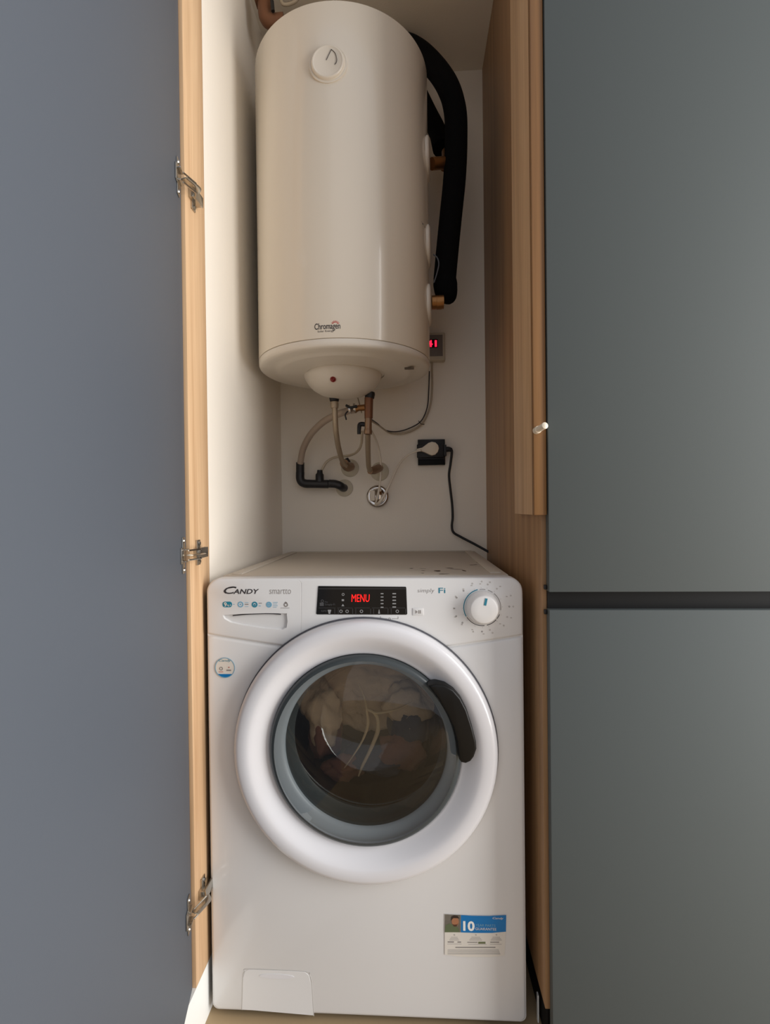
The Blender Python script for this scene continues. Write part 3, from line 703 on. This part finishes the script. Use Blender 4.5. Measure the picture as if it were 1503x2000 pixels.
# maker's name wrapped on the tank
def wrap_text(name, body, u0, v0, u1, v1, m, parent, **k):
    a_, _ = on_tank(u0, v0); b_, _ = on_tank(u1, v1)
    def fn(X, Z):
        # X in angle, Z height
        return Vector((TX+(TR+.0004)*math.cos(X), TY+(TR+.0004)*math.sin(X), Z))
    A0 = math.atan2(a_.y-TY, a_.x-TX); A1 = math.atan2(b_.y-TY, b_.x-TX)
    return text(name, body, A0, b_.z, A1, a_.z, 0, m, parent, fn=fn, **k)
wrap_text('lettering', 'Chromagen', 614, 632.5, 664.5, 646, 'print_dark', wh, bold=.01)
wrap_text('lettering', 'Solar Energy', 620, 645.8, 652, 649, 'print_dark', wh)
bm = bmesh.new()
for i in range(7):
    a_ = math.radians(25+21.6*i); p_, n_ = on_tank(654.5+4.6*math.cos(a_), 634-4.0*math.sin(a_), .0002); q_, _ = on_tank(654.5+8.5*math.cos(a_), 634-8*math.sin(a_), .0002)
    add_tube(bm, [p_, q_], [.0008, .0005], 6, 1)
from_bm('sun_logo', bm, mat('logo_red', (190, 60, 50), .4), wh)
wrap_text('lettering', 'T1', 822, 432, 829.5, 446, 'print_dark', wh, bold=.01)
bm = bmesh.new()
p_, _ = on_tank(830, 262, .0003); q_, _ = on_tank(833.5, 276, .0003); add_tube(bm, [p_, q_], .0007, 5, 1); from_bm('scratch_mark', bm, 'print_grey', wh)
# pipe port flanges on its right flank
for v in (318, 487, 600):
    z = at(842, v, TY).z; a_ = math.radians(-3.5); n_ = Vector((math.cos(a_), math.sin(a_), 0))
    lathe('port_flange', [(0, 0), (.049, -.004), (.0495, .0010), (.0485, .0030), (.0440, .0056), (.0400, .0062), (.018, .0066), (.0, .0066)], Vector((TX, TY, z))+n_*(TR-.001), n_, 'tank_cap', wh, 48, 50)
# wall bracket
for z in (1.95, 1.47):
    box('wall_bracket', (TX-.15, TY+TR-.02, z-.02), (TX+.15, YB-.0005, z+.02), 'tank_cap', wh, .002)

# ------------------------------------------------------------------ insulated pipes on the right
def along(lst): return [at(u, v, y) for u, v, y in lst]
t = thing('insulated_pipe', at(868, 595, 1.30), 'thick black foam-insulated pipe curving down beside the water heater', 'pipe')
tube('foam_sleeve', along([(745, 88, 1.45), (775, 86, 1.44), (808, 95, 1.42), (842, 124, 1.37), (872, 165, 1.33), (888, 215, 1.31), (890, 280, 1.30), (887, 350, 1.30), (880, 420, 1.30), (873, 490, 1.30), (868, 545, 1.30)]), .0287, 'foam', t, 20, 8)
tube('foam_elbow', along([(868, 540, 1.30), (869.5, 560, 1.30), (871, 577, 1.30), (868, 588, 1.30)]), [.0275, .0305, .0290, .0255, .018], 'foam', t, 20, 6)
tg2 = tube('brass_elbow', along([(843, 591, 1.285), (866, 590, 1.285)]), .0165, 'brass', t, 16, 1)
tube('brass_nut', along([(852, 591, 1.283), (862, 590.5, 1.283)]), .0178, 'brass', t, 8, 1)
t = thing('insulated_pipe', at(866, 330, 1.34), 'shorter black foam-insulated pipe partly hidden behind the thicker curving one', 'pipe')
tube('foam_sleeve', along([(815, 178, 1.49), (836, 222, 1.45), (854, 258, 1.43), (862, 290, 1.40)]), .0245, 'foam', t, 18, 8)
tube('brass_elbow', along([(843, 320, 1.285), (866, 318, 1.30)]), .0145, 'brass', t, 16, 1)
tube('brass_nut', along([(870, 296, 1.330), (872, 310, 1.318), (868, 325, 1.305)]), [.0105, .0135, .0145], 'brass', t, 12, 4)
o = tube('sensor_cable', along([(846, 497, 1.262), (853, 503, 1.258), (856.5, 515, 1.257), (853, 533, 1.258), (847, 552, 1.262)]), .0016, mat('grey_cable', (88, 92, 98), .5), None, 8, 6)
tag(o, 'thin grey sensor cable looping in front of the black pipe', 'cable')

# upper-left brass elbow valve behind the heater
t = thing('brass_elbow_valve', at(520, 30, 1.26), 'brown brass elbow fitting at the upper left behind the water heater', 'pipe fitting')
tube('elbow', along([(512, -25, 1.26), (516, 8, 1.26), (520, 34, 1.26), (532, 43, 1.26), (555, 40, 1.26)]), [.0150, .0172, .0180, .0176, .0160], 'bronze', t, 16, 6)
tube('nut', along([(513, -8, 1.26), (515, 6, 1.26)]), .0235, 'bronze', t, 6, 1)
tube('lever', along([(531, 2, 1.24), (533, 22, 1.24)]), .0045, 'black_plastic', t, 8, 1)
o = tube('pale_wire', along([(545, -20, 1.26), (552, 8, 1.26), (575, 4, 1.26), (586, -10, 1.26)]), .004, 'cable_cream', None, 8, 6)
tag(o, 'pale wire above the heater beside the brass elbow fitting', 'cable')

# ------------------------------------------------------------------ thermostat box on the wall
t = thing('thermostat_box', at(842, 680, YB-.01), 'beige wall thermostat box with red digits peeking out behind the heater', 'thermostat')
a_, b_ = at(815, 704, YB-.03), at(869, 648, YB-.03)
box('housing', (a_.x, YB-.026, a_.z), (b_.x, YB-.0005, b_.z), 'thermo_body', t, .004, 3)
a2, b2 = at(815, 696, YB-.03), at(864, 653, YB-.03)
fc = box('face_plate', (a2.x, YB-.0275, a2.z), (b2.x, YB-.0262, b2.z), 'thermo_face', t, .0004)
a3, b3 = at(825, 679, YB-.03), at(854, 662, YB-.03)
sc_ = box('screen', (a3.x, YB-.0290, a3.z), (b3.x, YB-.0277, b3.z), 'black_gloss', fc)
tpx('digits', '41', 832, 664.5, 852.5, 677.5, YB-.0295, 'led_pink', fc, bold=.03)

# ------------------------------------------------------------------ plumbing below the heater
YW = YB   # wall plane
# rosettes
ros = []
for (u, v, r, lab) in ((683, 914, .0275, 'round off-white wall rosette behind the left braided hose end'), (741, 921, .0285, 'round yellowish wall rosette behind the right braided hose end'), (672, 953, .0265, 'round pale wall rosette at the end of the black drain pipe')):
    c = at(u, v, YW-.004)
    o = lathe('wall_rosette', [(0, -.001), (r, -.001), (r*1.0, .002), (r*.93, .0045), (r*.55, .007), (r*.45, .009), (0, .009)], (c.x, YW-.0015, c.z), (0, -1, 0), 'rosette', None, 40, 50)
    tag(o, lab, 'rosette', None)
# left braided hose
t = thing('braided_hose', at(652, 790, 1.33), 'braided steel hose on the left, bending right into the wall', 'hose')
tube('hose', along([(653, 793, 1.330), (654, 812, 1.332), (655.5, 838, 1.345), (659, 865, 1.375), (664, 887, 1.415), (669, 902, 1.455), (677, 911, 1.49)]), .0073, 'braid', t, 14, 8)
lathe('black_cap', [(0, .012), (.0125, .012), (.0135, .006), (.0115, -.004), (0, -.004)], at(652.5, 781, 1.33), (0, 0, 1), 'black_plastic', t, 20)
tube('hose_nut', along([(652.4, 785, 1.33), (652.7, 789, 1.33), (653, 797, 1.33)]), [.0105, .0115, .0100], 'braid', t, 10, 1)
tube('wall_elbow', along([(671, 904, 1.475), (678, 912, 1.505), (684, 912, 1.53), (685, 911, YW-.006)]), [.0125, .0140, .0130, .0125], 'elbow_metal', t, 8, 3)
tube('blue_tap_cap', along([(675, 896, 1.515), (679, 904, 1.515)]), [.0075, .0095], mat('dark_blue_plastic', (30, 32, 44), .5), t, 12, 1)
# right hose with safety valve
t = thing('safety_valve', at(720, 800, 1.33), 'brass safety valve hanging from the heater beside the braided hose', 'valve')
tube('valve_body', along([(720, 777, 1.33), (719.5, 797, 1.33), (719.5, 817, 1.33)]), [.0115, .0118, .0110, .0108], 'bronze', t, 16, 1)
lathe('black_cap', [(0, .012), (.0125, .012), (.0135, .006), (.0120, -.004), (0, -.004)], at(721.5, 775, 1.33), (.1, 0, 1), 'black_plastic', t, 20)
tube('lower_body', along([(719, 817, 1.33), (718.5, 840, 1.33)]), [.0092, .0098], 'elbow_metal', t, 14, 1)
tube('lower_nut', along([(718.5, 838, 1.33), (718.3, 843, 1.33), (718, 848, 1.33)]), [.0100, .0115, .0105], 'elbow_metal', t, 10, 1)
tube('side_outlet', along([(712, 796, 1.33), (700, 797, 1.33), (691, 800, 1.33)]), [.0085, .0080, .0088], 'brass', t, 12, 1)
tube('clamp', along([(690, 797, 1.33), (694, 796.5, 1.33)]), .0118, 'chrome', t, 16, 1)
tube('clamp', along([(681, 800, 1.33), (684.5, 799.5, 1.33)]), .0122, 'chrome', t, 16, 1)
tube('clamp_screw', along([(676, 792, 1.325), (684, 796, 1.318), (697, 793, 1.318)]), .0036, 'black_plastic', t, 8, 3)
tube('clamp_tail', along([(679, 803, 1.318), (674, 810, 1.315), (676, 820, 1.315)]), .0020, 'black_plastic', t, 8, 4)
tube('relief_lever', along([(714, 829, 1.335), (703, 829, 1.335), (701, 838, 1.33), (700.8, 848, 1.33)]), [.0060, .0062, .0054, .0050], 'black_plastic', t, 12, 4)
t = thing('braided_hose', at(718, 880, 1.36), 'straight braided steel hose on the right below the brass valve', 'hose')
tube('hose', along([(718, 846, 1.335), (718.2, 870, 1.375), (718.8, 895, 1.42), (720, 913, 1.455), (724, 920, 1.475)]), .0072, 'braid', t, 14, 8)
tube('wall_elbow', along([(722, 920, 1.47), (731, 918, 1.495), (738, 915, 1.525), (741, 914, YW-.006)]), [.0095, .0125, .0130, .0120], 'elbow_metal', t, 8, 4)
# drain hose and thin tube
o = tube('drain_hose', along([(694, 800, 1.345), (678, 803, 1.36), (655, 811, 1.385), (630, 825, 1.42), (607, 848, 1.46), (592, 876, 1.50), (586, 905, 1.52)]), .0095, 'hose_beige', None, 16, 8)
tag(o, 'thick translucent beige drain hose arcing down to the black pipe', 'hose')
o = tube('thin_tube', along([(707, 843, 1.36), (705, 868, 1.42), (697, 882, 1.455), (682, 889.5, 1.505), (655, 893, 1.53), (638, 902, 1.53), (627, 920, 1.53)]), .0036, 'hose_thin', None, 10, 8)
tag(o, 'thin clear beige tube running from the valve to the drain tee', 'hose')
t = thing('drain_pipe', at(620, 945, 1.53), 'dark grey drain pipe with elbow and tee on the back wall', 'pipe')
YD = 1.53
tube('vertical_socket', along([(586, 903, YD-.005), (586, 925, YD)]), .0125, 'pvc_dark', t, 20, 1)
tube('elbow', along([(586, 922, YD), (586, 934, YD), (589, 941, YD), (596, 944.5, YD), (606, 945, YD)]), .0130, 'pvc_dark', t, 20, 4)
tube('tee_body', along([(604, 945, YD), (641, 945.5, YD)]), .0128, 'pvc_dark', t, 20, 1)
tube('tee_branch', along([(624, 941, YD), (624, 927, YD), (624.3, 924, YD), (624.5, 918, YD)]), [.0130, .0125, .0090, .0082], 'pvc_dark', t, 16, 1)
tube('wall_bend', along([(642, 944.5, YD), (655, 945.5, YD), (664, 949, YD), (669, 952.5, YD+.015), (672, 953, YW-.006)]), .0124, 'pvc_dark', t, 20, 5)
# chrome junction rosette
c = at(737, 969.5, YW-.01)
t = thing('junction_rosette', (c.x, YW-.01, c.z), 'shiny chrome round cover where the white cables meet on the wall', 'rosette')
lathe('cup', [(.0, .003), (.012, .003), (.018, .010), (.026, .0125), (.0325, .0115), (.0345, .005), (.0345, -.001)], (c.x, YW-.0012, c.z), (0, -1, 0), 'chrome', t, 48, 70)
p = at(727, 968, YW-.016); box('terminal_block', (p.x-.007, YW-.020, p.z-.016), (p.x+.008, YW-.006, p.z+.016), 'cable_white', t, .002)
tube('brass_screw', along([(742.5, 958, YW-.022), (743.5, 966, YW-.018)]), [.0045, .0030], 'brass', t, 10, 1)
lathe('screw_head', [(0, .003), (.004, .002), (.0045, 0), (0, 0)], at(742, 957.5, YW-.024), (0, -1, 0), 'plug_white', t, 14)
# cables
def cable(name, lst, r, m, label):
    o = tube(name, along(lst), r, m, None, 8, 8); tag(o, label, 'cable'); return o
cable('power_cable', [(719, 832, 1.42), (727, 845, 1.47), (735, 862, 1.51), (741, 885, 1.525), (743.5, 910, 1.53), (742.5, 935, 1.53), (739, 960, 1.53), (735.5, 975, 1.535), (733, 984, 1.545)], .0032, 'cable_white', 'white cable hanging from behind the valve into the chrome cover')
cable('power_cable', [(733, 986, 1.545), (740, 982, 1.53), (748, 971, 1.525), (757, 954, 1.53), (768, 930, 1.535), (780, 906, 1.535), (795, 890, 1.53), (812, 882, 1.515), (822, 879.5, 1.505)], [.0042, .0048, .0045, .0032, .0028, .0028, .0028, .0028, .0028], 'cable_white', 'white cable rising from the chrome cover to the white plug')
cable('sensor_cable', [(838, 725, 1.545), (837, 760, 1.55), (834, 795, 1.55), (822, 822, 1.55), (800, 836, 1.55), (775, 843, 1.55), (752, 840, 1.53), (735, 826, 1.46), (720, 816, 1.38)], .0018, 'print_dark', 'thin dark cable from the thermostat looping to the valve')
cable('power_cable', [(843, 703, 1.56), (843.5, 760, 1.555), (839, 795, 1.555), (826, 824, 1.555), (806, 840, 1.555), (782, 847, 1.555), (760, 845, 1.55), (738, 830, 1.48), (720, 820, 1.40)], .0028, 'cable_cream', 'cream cable from the thermostat looping left to the valve')
o = tube('cable_tie', along([(817, 822, 1.547), (822, 828, 1.546), (828, 828.5, 1.552)]), .0012, 'black_plastic', None, 6, 3); tag(o, 'small black cable tie holding the dark and cream cables', 'cable tie')
o = tube('sensor_cable', along([(698, 776, 1.42), (702, 790, 1.40), (706, 806, 1.38)]), .0018, 'cable_cream', None, 8, 4); tag(o, 'short pale wire behind the top of the brass valve', 'cable')
# socket
t = thing('wall_socket', at(842, 883, YW), 'square black wall socket on the back wall right of the hoses', 'socket')
def wbox(name, u0, v0, u1, v1, y0, y1, m, parent, bev=.001):
    a_, b_ = at(u0, v1, y0), at(u1, v0, y0)
    return box(name, (a_.x, y0, a_.z), (b_.x, y1, b_.z), m, parent, bev)
wbox('frame', 816, 857.5, 868.5, 908.5, YW-.016, YW-.0004, 'black_plastic', t, .0015)
wbox('frame_edge', 816.5, 896.5, 868.5, 908, YW-.019, YW-.0162, 'black_alu', t, .001)
wbox('insert', 814, 867, 866, 894, YW-.030, YW-.0162, 'black_plastic', t, .002)
# white plug, drop-shaped
t = thing('power_plug', at(845, 876, YW-.045), 'flat white drop-shaped plug in the black wall socket', 'plug')
Yq = YW-.046
pts = [(813, 876.5), (824, 874), (829, 870.5), (836, 865), (843, 862.6), (850, 864), (855, 869), (856.8, 875.5), (855, 882), (850, 887.5), (843, 889.2), (836, 886.5), (829, 883), (823, 881), (813, 881)]
prism('plug_body', [(at(u, v, Yq).x, at(u, v, Yq).z) for u, v in pts][::-1], Yq, YW-.0305, 'plug_white', t, .002, 2)
# black plug and cord
t = thing('power_cable', at(879, 880, YW-.03), 'black power cord running from the socket down behind the washing machine', 'cable')
wbox('plug_body', 866.5, 868.5, 871.5, 890, YW-.032, YW-.010, 'black_plastic', t, .001)
tube('plug_neck', along([(868, 878, YW-.024), (876, 877.5, YW-.024), (881.5, 879, YW-.024)]), [.0085, .0078, .0060], 'black_plastic', t, 12, 3)
tube('cord', along([(878.5, 875, YW-.024), (882, 882, YW-.022), (879.5, 905, YW-.018), (876.5, 928, YW-.015), (879, 955, YW-.012), (882.5, 985, YW-.010), (883.5, 1010, YW-.010), (882, 1028, YW-.010), (885.5, 1040, YW-.012), (900, 1049, YW-.013), (925, 1062, YW-.020), (954, 1078, YW-.030)]), .0037, 'black_plastic', t, 10, 8)
